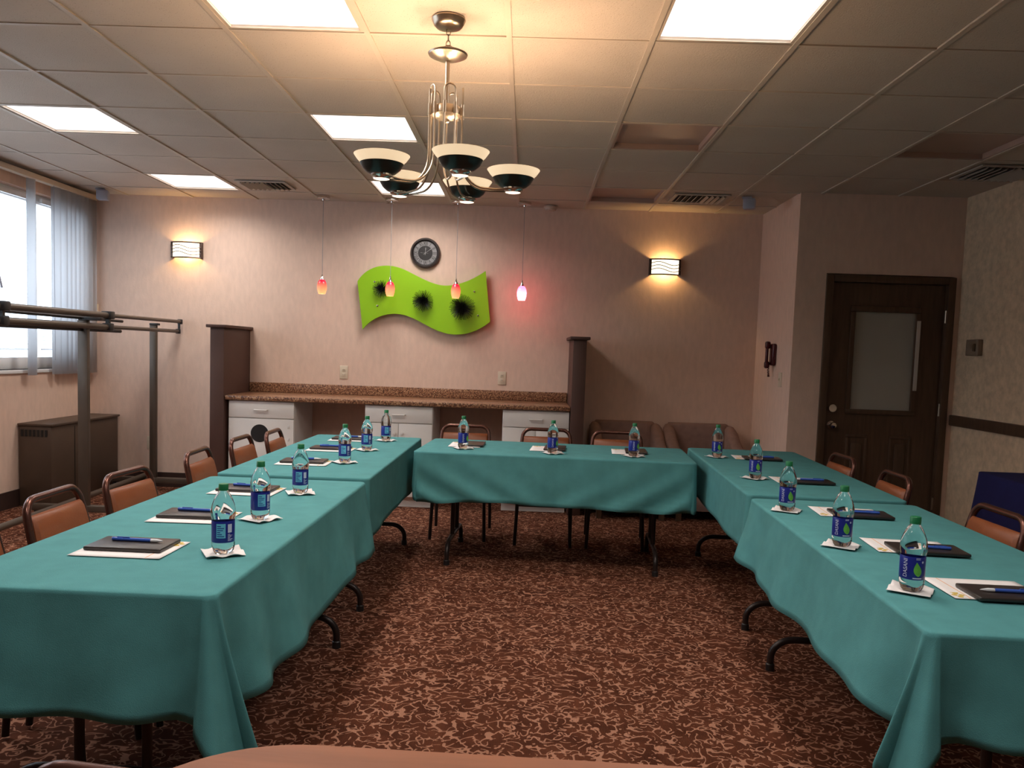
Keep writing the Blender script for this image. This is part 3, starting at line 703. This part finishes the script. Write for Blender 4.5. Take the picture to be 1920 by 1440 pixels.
def cloth(name, loc, rz, L, W, label, m, drops, flares, tails, seed, zt=.749, group='teal cloths on the meeting tables', wave=.016, cat='tablecloth', skew=(0, 0, 0, 0), swag=.012):
    """drops, flares: sides (-y, +x, +y, -x); tails: extra drop at corners (-y+x, +x+y, +y-x, -x-y)"""
    rnd = random.Random(seed); r = .030
    P = []                                                    # (point, normal, drop, flare, tail, s)
    hx, hy = W/2, L/2
    cor = [(hx, -hy), (hx, hy), (-hx, hy), (-hx, -hy)]
    sides = [((-hx, -hy), (hx, -hy), (0, -1)), ((hx, -hy), (hx, hy), (1, 0)), ((hx, hy), (-hx, hy), (0, 1)), ((-hx, hy), (-hx, -hy), (-1, 0))]
    S = 0.0
    for k, (a, b_, n) in enumerate(sides):
        ln = math.hypot(b_[0]-a[0], b_[1]-a[1]); N = max(8, int(ln/.028))
        for q in range(N+1):
            s = r+(ln-2*r)*q/N; u = s/ln
            p = (a[0]+(b_[0]-a[0])*u, a[1]+(b_[1]-a[1])*u)
            d0_, d1_ = s, ln-s
            P.append([p, n, drops[k], flares[k], d0_, d1_, k, S+s, 0.0, 0])
        n2 = sides[(k+1) % 4][2]; c = cor[k]
        cc = (c[0]-r*(n[0]+n2[0]), c[1]-r*(n[1]+n2[1]))
        for q in range(1, 30):
            a_ = PI/2*q/30; nn = (n[0]*math.cos(a_)+n2[0]*math.sin(a_), n[1]*math.cos(a_)+n2[1]*math.sin(a_))
            u = q/30; e = u*u*(3-2*u)
            P.append([(cc[0]+r*nn[0], cc[1]+r*nn[1]), nn, drops[k]*(1-e)+drops[(k+1) % 4]*e, flares[k]*(1-u)+flares[(k+1) % 4]*u, 0, u, k, S+ln, 1-abs(u-.5)*2, 1])
        S += ln
    ph = [rnd.uniform(0, 6.28) for _ in range(6)]
    n = len(P); rows = []
    T = [0, .03, .08, .16, .25, .35, .45, .55, .65, .75, .84, .92, 1.0]
    rows.append([(p[0][0]-p[1][0]*.012, p[0][1]-p[1][1]*.012, zt) for p in P])
    rows.append([(p[0][0]-p[1][0]*.003, p[0][1]-p[1][1]*.003, zt-.0015) for p in P])
    for tt in T:
        row = []
        for (p, nn, D, fl, da, db, k, s, cw, isc) in P:
            if isc:
                tl = tails[k]; rid = tl*(math.exp(-((db-.20)/.15)**2)+.95*math.exp(-((db-.78)/.16)**2)); dD = D*(1+.40*tl*min(1, cw*1.5)**.8)
                out = fl*.8+tl*.03+.17*rid; val = 0
                dd = dD
                sw = skew[k]*tl*cw
            else:
                # distance to the nearer corner, and that corner's tail strength
                if db < da: d, tl, sk = db, tails[k], skew[k]
                else: d, tl, sk = da, tails[(k-1) % 4], skew[(k-1) % 4]
                val = tl*.13*math.exp(-((d-.085)/.055)**2)
                bulge = tl*.045*math.exp(-((d-.24)/.08)**2)
                out = fl-val+bulge
                out += fl*.42*(math.sin(s*9.5+ph[0])+.6*math.sin(s*17.3+ph[1]))*.5
                out += swag*math.exp(-d/.45)*math.sin(20*(d-.5*tt**1.3)+ph[5])*min(1, d/.08)
                dd = D*(1+.028*math.sin(s*4.1+ph[2])+.014*math.sin(s*9.7+ph[3])+.05*tl*math.exp(-(d/.2)**2))
                sw = 0
            z = zt-.004-dd*tt
            g = tt**1.15*D/.3
            o = .003+out*g*.33+wave*.25*tt*math.sin(s*21+ph[4]+2.2*tt)*(0 if isc else min(1, fl*6))
            tx, ty = -nn[1], nn[0]
            row.append((p[0]+nn[0]*o+tx*sw*g*.2, p[1]+nn[1]*o+ty*sw*g*.2, z))
        rows.append(row)
    b = MB(); R = b.grid(rows, wrap=True)
    # top sheet, gridded so the weave and soft creases read
    b.bm.faces.new(R[0])
    o = b.build(name, m, None, ang=75)
    o.location = loc; o.rotation_euler = (0, 0, rz)
    md = o.modifiers.new('cloth_thickness', 'SOLIDIFY'); md.thickness = .0022; md.offset = -1
    tag(o, label, cat, group)
    return o
D2 = math.radians
TB = [ # name key, loc, rz, L, W
 ('LF', (-1.150, 2.955, 0), D2(-.8), 1.85, .760), ('LB', (-1.137, 4.940, 0), D2(-.4), 1.93, .765),
 ('M', (.222, 5.462, 0), D2(-3.6)+PI/2, 1.79, .800), ('RB', (1.536, 4.885, 0), D2(-3.0), 1.98, .760), ('RF', (1.432, 2.868, 0), D2(-2.4), 1.86, .760)]
TL = {'LF': 'left front', 'LB': 'left back', 'M': 'middle back', 'RB': 'right back', 'RF': 'right front'}
for k, loc, rz, L, W_ in TB: folding_table(loc, rz, L, W_, 'brown folding table under the %s teal cloth, legs showing below' % TL[k])
g = lambda k: [x for x in TB if x[0] == k][0]
#                                drops(-y,+x,+y,-x)           flares                 tails(-y+x, +x+y, +y-x, -x-y)
def C(k, label, dr, fl, ta, seed, sk=(0, 0, 0, 0), wv=.016, sg=.012): _, loc, rz, L, W_ = g(k); cloth('tablecloth', loc, rz, L, W_, label, MT['teal'], dr, fl, ta, seed, skew=sk, wave=wv, swag=sg)
C('LF', 'teal tablecloth on the left front table, nearest the camera with draped corner', (.315, .325, .30, .23), (.16, .16, .0, .08), (1, .05, .05, .8), 3, (.35, 0, 0, 0))
C('LB', 'teal tablecloth on the left back table, ending at the counter side', (.30, .30, .30, .25), (.0, .03, .08, .08), (.05, .1, .5, .05), 5)
C('M', 'teal tablecloth on the middle table closing the U at the back', (.30, .19, .20, .31), (.0, .04, .0, .10), (.03, .05, .10, .10), 8, sg=.10)
C('RB', 'teal tablecloth on the right back table beside the door', (.29, .20, .30, .27), (.0, .03, .08, .03), (.05, .5, .5, .05), 11)
C('RF', 'teal tablecloth on the right front table with folded corner hanging low', (.26, .20, .28, .28), (.16, .03, .0, .18), (.8, .05, .05, 1.0), 14, (0, 0, 0, -.35))
t = thing('folding_table', (3.155, 4.20, 0), D2(-1), 'folding table hidden under the navy cloth along the right wall', 'table')
MB().box(-.27, .27, -.90, .90, .712, .742, bev=.006).build('tabletop', MT['ply'], t)
leg_frame(t, -.7, .54); leg_frame(t, .7, .54)
cloth('tablecloth', (3.155, 4.20, 0), D2(-1), 1.84, .57, 'navy blue tablecloth reaching the floor on the table by the right wall', MT['navy'], (.70, .70, .70, .70), (.02, .0, .03, .18), (.2, .02, .02, .25), 21, group='navy cloth', wave=.03)

# ------------------------------------------------------------------ banquet chairs
def make_chair(label):
    """faces +x, back at the origin's -x side"""
    t = thing('banquet_chair', (0, 0, 0), 0, label, 'chair', 'brown vinyl chairs around the tables')
    s = MB().box(.02, .41, -.205, .205, .425, .485, bev=.024, seg=3); s.build('seat', MT['vinyl'], t)
    MB().box(.03, .40, -.195, .195, .405, .424).build('seat_frame', MT['bronze'], t, smooth=False)
    def bx(z): return .012-.085*(z-.45)/.38                   # rake of the back
    fr = []
    wb, wt, zt = .205, .180, .812
    side = [(bx(z), -wb+(wb-wt)*(z-.43)/.40, z) for z in (.43, .52, .62, .70, .735)]
    rc = .065; cz = zt-rc; cyy = -wt+rc-.004
    corner = [(bx(cz+rc*math.sin(a)), cyy-rc*math.cos(a), cz+rc*math.sin(a)) for a in [PI/2*q/6 for q in range(7)]]
    half = side+corner
    full = half+[(p[0], -p[1], p[2]) for p in reversed(half)]
    MB().tube(full, .0140, 12).build('back_frame', MT['bronze'], t)
    p = MB(); rows = []
    for z, th in ((.535, .004), (.542, .014), (.56, .019), (.62, .020), (.70, .020), (.738, .018), (.753, .012), (.758, .003)):
        w = wb+(wt-wb)*(z-.43)/.40-.012; c = bx(z)+.004
        rows.append([(c+th, -w+.010, z), (c+th*.4, -w, z), (c-th*.5, -w+.004, z), (c-th*.7, 0, z), (c-th*.5, w-.004, z), (c+th*.4, w, z), (c+th, w-.010, z), (c+th*1.15, 0, z)])
    R = p.grid(rows, wrap=True); p.bm.faces.new(R[0]); p.bm.faces.new(R[-1]); p.build('backrest', MT['vinyl'], t)
    for sy in (-1, 1):
        MB().tube([(bx(.45), sy*.204, .46), (-.005, sy*.206, .40), (-.04, sy*.212, .012)], .0125, 10).build('leg', MT['blackleg'], t)
        MB().tube([(.385, sy*.185, .41), (.395, sy*.19, .30), (.42, sy*.200, .012)], .0125, 10).build('leg', MT['blackleg'], t)
    MB().tube([(-.02, -.207, .22), (-.02, .207, .22)], .008, 8).build('stretcher', MT['blackleg'], t)
    return t
CH = [(-1.707, 2.475, 4, 'brown vinyl chair at left front table, cut by the left frame edge'),
      (-1.700, 2.985, 2, 'brown vinyl chair at left front table, in front of the heater'),
      (-1.687, 3.525, -3, 'brown vinyl chair at left front table, by the table seam'),
      (-1.687, 4.300, 3, 'brown vinyl chair at left back table, before the left half wall'),
      (-1.687, 4.955, 0, 'brown vinyl chair at left back table, against the white cabinet door'),
      (-1.622, 5.400, 2, 'brown vinyl chair at left back table, covering the black waste hole'),
      (1.968, 5.115, 181, 'brown vinyl chair at right back table, in front of the door edge'),
      (1.950, 4.345, 178, 'brown vinyl chair at right back table, in front of the door panels'),
      (1.918, 3.335, 180, 'brown vinyl chair at right front table, before the navy cloth'),
      (-.452, 6.235, -91, 'brown vinyl chair behind the middle table, left, before the dark knee space'),
      (.178, 6.150, -92, 'brown vinyl chair behind the middle table, before the right white cabinet'),
      (.715, 6.120, -95, 'brown vinyl chair behind the middle table, before the taupe armchair')]
c0 = None
for x, y, a, lb in CH:
    if c0 is None: c0 = make_chair(lb); c0.location = (x, y, 0); c0.rotation_euler = (0, 0, D2(a))
    else: dup(c0, (x, y, 0), D2(a), lb)
dup(c0, (-.475, 1.098, 0), D2(81), 'brown vinyl chair before the wooden lectern, only its top rail in the corner')

# ------------------------------------------------------------------ armchairs by the back wall
def armchair(x, label):
    t = thing('armchair', (x, 7.18, 0), 0, label, 'armchair', 'taupe armchairs against the back wall')
    MB().box(-.25, .25, -.32, .26, .22, .44, bev=.04, seg=3).build('seat_cushion', MT['taupe'], t)
    bk = MB(); rows = []
    for z, yb in ((.20, .26), (.45, .28), (.65, .31), (.77, .335), (.795, .345)):
        w = .285 if z < .78 else .265
        rows.append([(-w, yb+.075, z), (-w, yb-.01, z), (-w*.7, yb-.045, z), (0, yb-.055, z), (w*.7, yb-.045, z), (w, yb-.01, z), (w, yb+.075, z), (0, yb+.085, z)])
    R = bk.grid(rows, wrap=True); bk.bm.faces.new(R[0]); bk.bm.faces.new(R[-1])
    bk.build('backrest', MT['taupe'], t, ang=60)
    for s in (-1, 1):
        a = MB(); rows = []
        for (y, zt, w) in ((.36, .785, .035), (.30, .780, .05), (.22, .75, .055), (.12, .685, .055), (0, .63, .055), (-.15, .605, .055), (-.30, .595, .055), (-.335, .57, .05)):
            c = s*.284
            rows.append([(c-w, y, .12), (c-w, y, zt-.03), (c-w*.6, y, zt-.006), (c, y, zt), (c+w*.6, y, zt-.006), (c+w, y, zt-.03), (c+w, y, .12)])
        R = a.grid(rows, wrap=True); a.bm.faces.new(R[0]); a.bm.faces.new(R[-1]); a.build('armrest', MT['taupe'], t, ang=60)
    MB().box(-.30, .30, -.32, .34, .09, .215, bev=.01).build('base', MT['taupe'], t)
    for sx in (-1, 1):
        for yy in (-.29, .31): MB().box(sx*.27-.022, sx*.27+.022, yy-.022, yy+.022, 0, .09).build('leg', MT['wood_dark'], t, smooth=False)
armchair(.945, 'taupe upholstered armchair by the back wall, next to the half wall')
armchair(1.630, 'taupe upholstered armchair by the back wall, nearer the alcove corner')

# ------------------------------------------------------------------ bottles
def make_bottle(label):
    t = thing('water_bottle', (0, 0, 0), 0, label, 'bottle', 'water bottles with green caps')
    pet = lambda a, z: 1+(.075*math.cos(5*a)*max(0, 1-z/.030) if z < .03 else 0)
    MB().lathe([(0, .006), (.014, .004), (.024, .0), (.030, .008), (.0335, .020), (.0345, .032), (.0335, .036), (.0335, .104), (.0350, .110), (.0365, .122), (.0360, .136), (.0335, .150), (.0280, .166), (.0205, .182), (.0145, .191), (.0130, .194), (.0130, .205), (0, .205)], 40, mod=pet).build('bottle_body', MT['bottle'], t, ang=80)
    MB().lathe([(0, .2145), (.0135, .2145), (.0148, .2125), (.0150, .1965), (.0150, .1945), (.0132, .1945)], 28, mod=lambda a, z: 1+.008*math.cos(24*a)).build('cap', MT['cap'], t)
    lb = MB().lathe([(.0342, .037), (.0344, .0375), (.0344, .1025), (.0342, .103)], 48).build('paper_label', MT['label'], t)
    R = .03462
    def wrap(a0, z0): return lambda x, y: (R*math.cos(a0+x/R), R*math.sin(a0+x/R), z0+y)
    def patch(mb, a0, a1, z0, z1, n=10):
        mb.grid([[(R*math.cos(a0+(a1-a0)*k/n), R*math.sin(a0+(a1-a0)*k/n), z) for k in range(n+1)] for z in (z0, z1)])
    lf = MB()
    for k in range(12):                                        # leaf, pointed at the top
        u0, u1 = k/12, (k+1)/12
        hw = lambda u: .0118*math.sin(PI*u**.75)*(1-.15*u)+1e-5
        f1 = wrap(0, .047)
        sl = lambda u: .006*(.5-u)
        for q in range(6):
            e0, e1 = -1+q/3, -1+(q+1)/3
            lf.bm.faces.new([lf.bm.verts.new(f1(x, y)) for x, y in ((sl(u0)+hw(u0)*e0, u0*.042), (sl(u0)+hw(u0)*e1, u0*.042), (sl(u1)+hw(u1)*e1, u1*.042), (sl(u1)+hw(u1)*e0, u1*.042))])
    lf.build('label_leaf', MT['leaf'], lb, smooth=False)
    w = MB()
    vs, fs = text_geo('DASANI', .0165)
    a0 = -.95
    add_flat(w, vs, fs, lambda x, y: (.0352*math.cos(a0-y/R), .0352*math.sin(a0-y/R), .070+x*.92))   # wordmark running up the label
    patch(w, -.35, .38, .0405, .0435)
    for q in range(3): patch(w, -.16, .20, .0955+q*.0022, .0965+q*.0022)
    vsd = [(.0035*math.cos(2*PI*k/10), .0035*math.sin(2*PI*k/10)) for k in range(10)]
    add_flat(w, vsd, [tuple(range(10))], lambda x, y: (.0349*math.cos(.42+x/R), .0349*math.sin(.42+x/R), .089+y))
    patch(w, 2.55, 2.95, .068, .094)
    for q in range(6): patch(w, 2.55, 2.55+.5*(.7+.3*math.sin(q*2.1)), .043+q*.0038, .0446+q*.0038)
    w.build('label_print', MT['label_w'], lb, smooth=False)
    c = MB(); patch(c, 1.55, 2.35, .052, .096); c.build('facts_panel', MT['label_c'], lb, smooth=False)
    d = MB(); R2 = R; R = .03475
    for q in range(6): patch(d, 1.62, 1.62+.62*(.72+.28*math.cos(q*1.7)), .056+q*.0062, .0585+q*.0062, 6)
    d.build('facts_print', MT['label'], lb, smooth=False)
    return t
def ang_to_cam(x, y): return math.atan2(-y, -x)
# the leaf faces +x of the bottle; on the right tables it is turned to the camera's right
BT = [(-.913, 2.437, 'L', 'nearest the camera on the left front table'), (-.962, 2.935, 'L2', 'second from the camera on the left front table'),
      (-.970, 3.494, 'L', 'third from the camera on the left front table'), (-.995, 4.475, 'L', 'on the left back table, nearest its front seam'),
      (-.985, 5.052, 'L', 'in the middle of the left back table'), (-.960, 5.610, 'L2', 'at the far end of the left back table'),
      (-.396, 5.325, 'M', 'leftmost of three on the middle table'), (.195, 5.230, 'M', 'centre of three on the middle table'), (.722, 5.225, 'M', 'rightmost of three on the middle table'),
      (1.291, 5.350, 'R', 'at the far end of the right back table'), (1.285, 4.432, 'R', 'on the right back table, second from its far end'),
      (1.160, 3.500, 'R', 'on the right front table, at its back seam'), (1.146, 2.852, 'R', 'second from the camera on the right front table'), (1.137, 2.312, 'R', 'nearest the camera on the right front table')]
ZT = .7515
b0 = None; n0 = None
def make_napkin(label):
    t = thing('napkin', (0, 0, 0), 0, label, 'napkin', 'paper napkins under the bottles')
    N_ = 10; m = MB(); rows = []
    for j in range(N_+1):
        row = []
        for i in range(N_+1):
            x, y = (i/N_-.5)*.115, (j/N_-.5)*.115
            e = max(abs(i/N_-.5), abs(j/N_-.5))*2
            lift = (max(0, e-.62)**1.5)*(.020+.016*math.sin(i*1.1)*math.cos(j*.9))
            row.append((x, y, .0012+max(0, lift)))
        rows.append(row)
    m.grid(rows)
    o = m.build('sheet', MT['napkin'], t, ang=60); md = o.modifiers.new('ply', 'SOLIDIFY'); md.thickness = .0012; md.offset = 0
    return t
for k, (x, y, sd, w) in enumerate(BT):
    ca = ang_to_cam(x, y)
    rz = {'L': ca-2.15, 'L2': ca-1.80, 'M': ca+.95, 'R': ca+.42}[sd]
    lb = 'clear water bottle with green cap, '+w
    if b0 is None: b0 = make_bottle(lb); b0.location = (x, y, ZT+.0022); b0.rotation_euler = (0, 0, rz)
    else: dup(b0, (x, y, ZT+.0022), rz, lb)
    nl = 'white paper napkin under the bottle '+w
    nr = random.uniform(.3, 1.1)
    if n0 is None: n0 = make_napkin(nl); n0.location = (x, y, ZT-.0005); n0.rotation_euler = (0, 0, nr)
    else: dup(n0, (x, y, ZT-.0005), nr, nl)

# ------------------------------------------------------------------ place settings: letterhead, folder, pen
def make_paper(label):
    t = thing('letterhead_sheet', (0, 0, 0), 0, label, 'paper', 'white letterhead sheets at the places')
    m = MB(); rows = []
    for j in range(9):
        rows.append([((i/12-.5)*.280, (j/8-.5)*.216, .0008+.006*max(0, i/12-.88)*max(0, .3-j/8)*4) for i in range(13)])
    m.grid(rows); o = m.build('sheet', MT['paper'], t, ang=60); md = o.modifiers.new('ply', 'SOLIDIFY'); md.thickness = .0008; md.offset = 0
    MB().box(.094, .0965, -.106, .106, .0014, .0016).build('stripe', MT['orange'], t, smooth=False)
    l = MB()
    for q in range(4): l.lathe([(0, .0015), (.008, .0015), (.008, .0018), (0, .0018)], 10, Matrix.Translation((.117+.010*math.cos(q*PI/2), .075+.016*math.sin(q*PI/2), 0)))
    l.box(.106, .128, .05, .054, .0015, .0018)
    l.build('emblem', MT['gold'], t, smooth=False); return t
def make_folder(label):
    t = thing('notepad_folder', (0, 0, 0), 0, label, 'folder', 'black notepad folders at the places')
    MB().box(-.12, .12, -.072, .072, .0005, .0125, bev=.004, seg=3).build('cover', MT['folder'], t)
    MB().box(-.119, .119, -.0705, -.069, .005, .0075).build('page_edge', MT['dark'], t, smooth=False)
    return t
def make_pen(label):
    t = thing('pen', (0, 0, 0), 0, label, 'pen', 'blue pens on the folders'); RY_ = Matrix.Rotation(PI/2, 4, 'Y')
    tr = Matrix.Translation((0, 0, .0055)) @ RY_ @ Matrix.Diagonal((1, 1, 1.16, 1))
    MB().lathe([(0, -.072), (.0042, -.071), (.0055, -.066), (.0055, .03), (.005, .034)], 16, tr).build('barrel', MT['pen'], t)
    MB().lathe([(.0052, -.074), (.006, -.073), (.006, -.045), (.0056, -.044)], 16, tr).box(-.070, -.030, -.002, .002, .0115, .0135).build('clip_cap', MT['pen'], t)
    MB().lathe([(.0052, .034), (.0056, .036), (.0054, .050), (.003, .060), (.0008, .068), (0, .068)], 16, tr).build('tip', MT['pen_w'], t); return t
PL = []
for k, (y, w) in enumerate(((2.450, 'nearest place of the left front table'), (2.935, 'second place of the left front table'), (3.500, 'third place of the left front table'),
                            (4.415, 'front place of the left back table'), (5.030, 'middle place of the left back table'), (5.600, 'far place of the left back table'))):
    a = D2((-1, 1, -2, 2, 0, 1)[k]); PL.append((-1.205, y, a, -.005, .022, w, True, .010))
for (x, y, a, w) in ((1.375, 2.350, -2, 'nearest place of the right front table'), (1.400, 2.880, -5, 'second place of the right front table'), (1.425, 3.505, -5, 'third place of the right front table'),
                     (1.520, 4.410, -3, 'front place of the right back table'), (1.548, 5.370, -6, 'far place of the right back table')):
    PL.append((x, y, D2(a)+PI, -.035, .062, w, True, -.01))
for (x, y, a, w) in ((-.392, 5.540, 88, 'left place of the middle table'), (.165, 5.470, 85, 'centre place of the middle table'), (.712, 5.450, 85, 'right place of the middle table')):
    PL.append((x, y, D2(a), .01, -.055, w, False, 0))
p0 = f0 = e0 = None
for (x, y, a, ox, oy, w, pen, po_) in PL:
    lb = 'white letterhead sheet under the folder at the '+w
    if p0 is None: p0 = make_paper(lb); p0.location = (x, y, ZT); p0.rotation_euler = (0, 0, a)
    else: dup(p0, (x, y, ZT), a, lb)
    q = Matrix.Rotation(a, 3, 'Z') @ Vector((ox, oy, 0)); loc = (x+q.x, y+q.y, ZT+.0018)
    lb = 'black notepad folder on white paper at the '+w
    if f0 is None: f0 = make_folder(lb); f0.location = loc; f0.rotation_euler = (0, 0, a)
    else: dup(f0, loc, a, lb)
    if pen:
        q2 = Matrix.Rotation(a, 3, 'Z') @ Vector((ox+.012, oy+.012, 0)); loc = (x+q2.x, y+q2.y, ZT+.0142)
        lb = 'blue pen lying on the black folder at the '+w
        if e0 is None: e0 = make_pen(lb); e0.location = loc; e0.rotation_euler = (0, 0, a-.03)
        else: dup(e0, loc, a-.03+random.uniform(-.05, .05), lb)

# ------------------------------------------------------------------ wooden lectern at the camera
t = thing('wooden_lectern', (.054, .495, 0), D2(-2), 'warm brown wooden lectern top with rounded corners at the bottom edge', 'lectern')
def rrect(hx, hy, r, n=14):
    o = []
    for (sx, sy, a0) in ((1, 1, 0), (-1, 1, PI/2), (-1, -1, PI), (1, -1, 1.5*PI)):
        for k in range(n+1):
            a = a0+PI/2*k/n; o.append((sx*(hx-r)+r*math.cos(a), sy*(hy-r)+r*math.sin(a)))
    return o
MB().prism(rrect(.366, .18, .135), 1.022, 1.05).build('top', MT['oak'], t, ang=30)
MB().box(-.24, .24, -.11, .11, .06, 1.02, bev=.006).build('pedestal', MT['oak'], t)
MB().prism(rrect(.31, .16, .06), 0, .058).build('base', MT['oak'], t, ang=30)
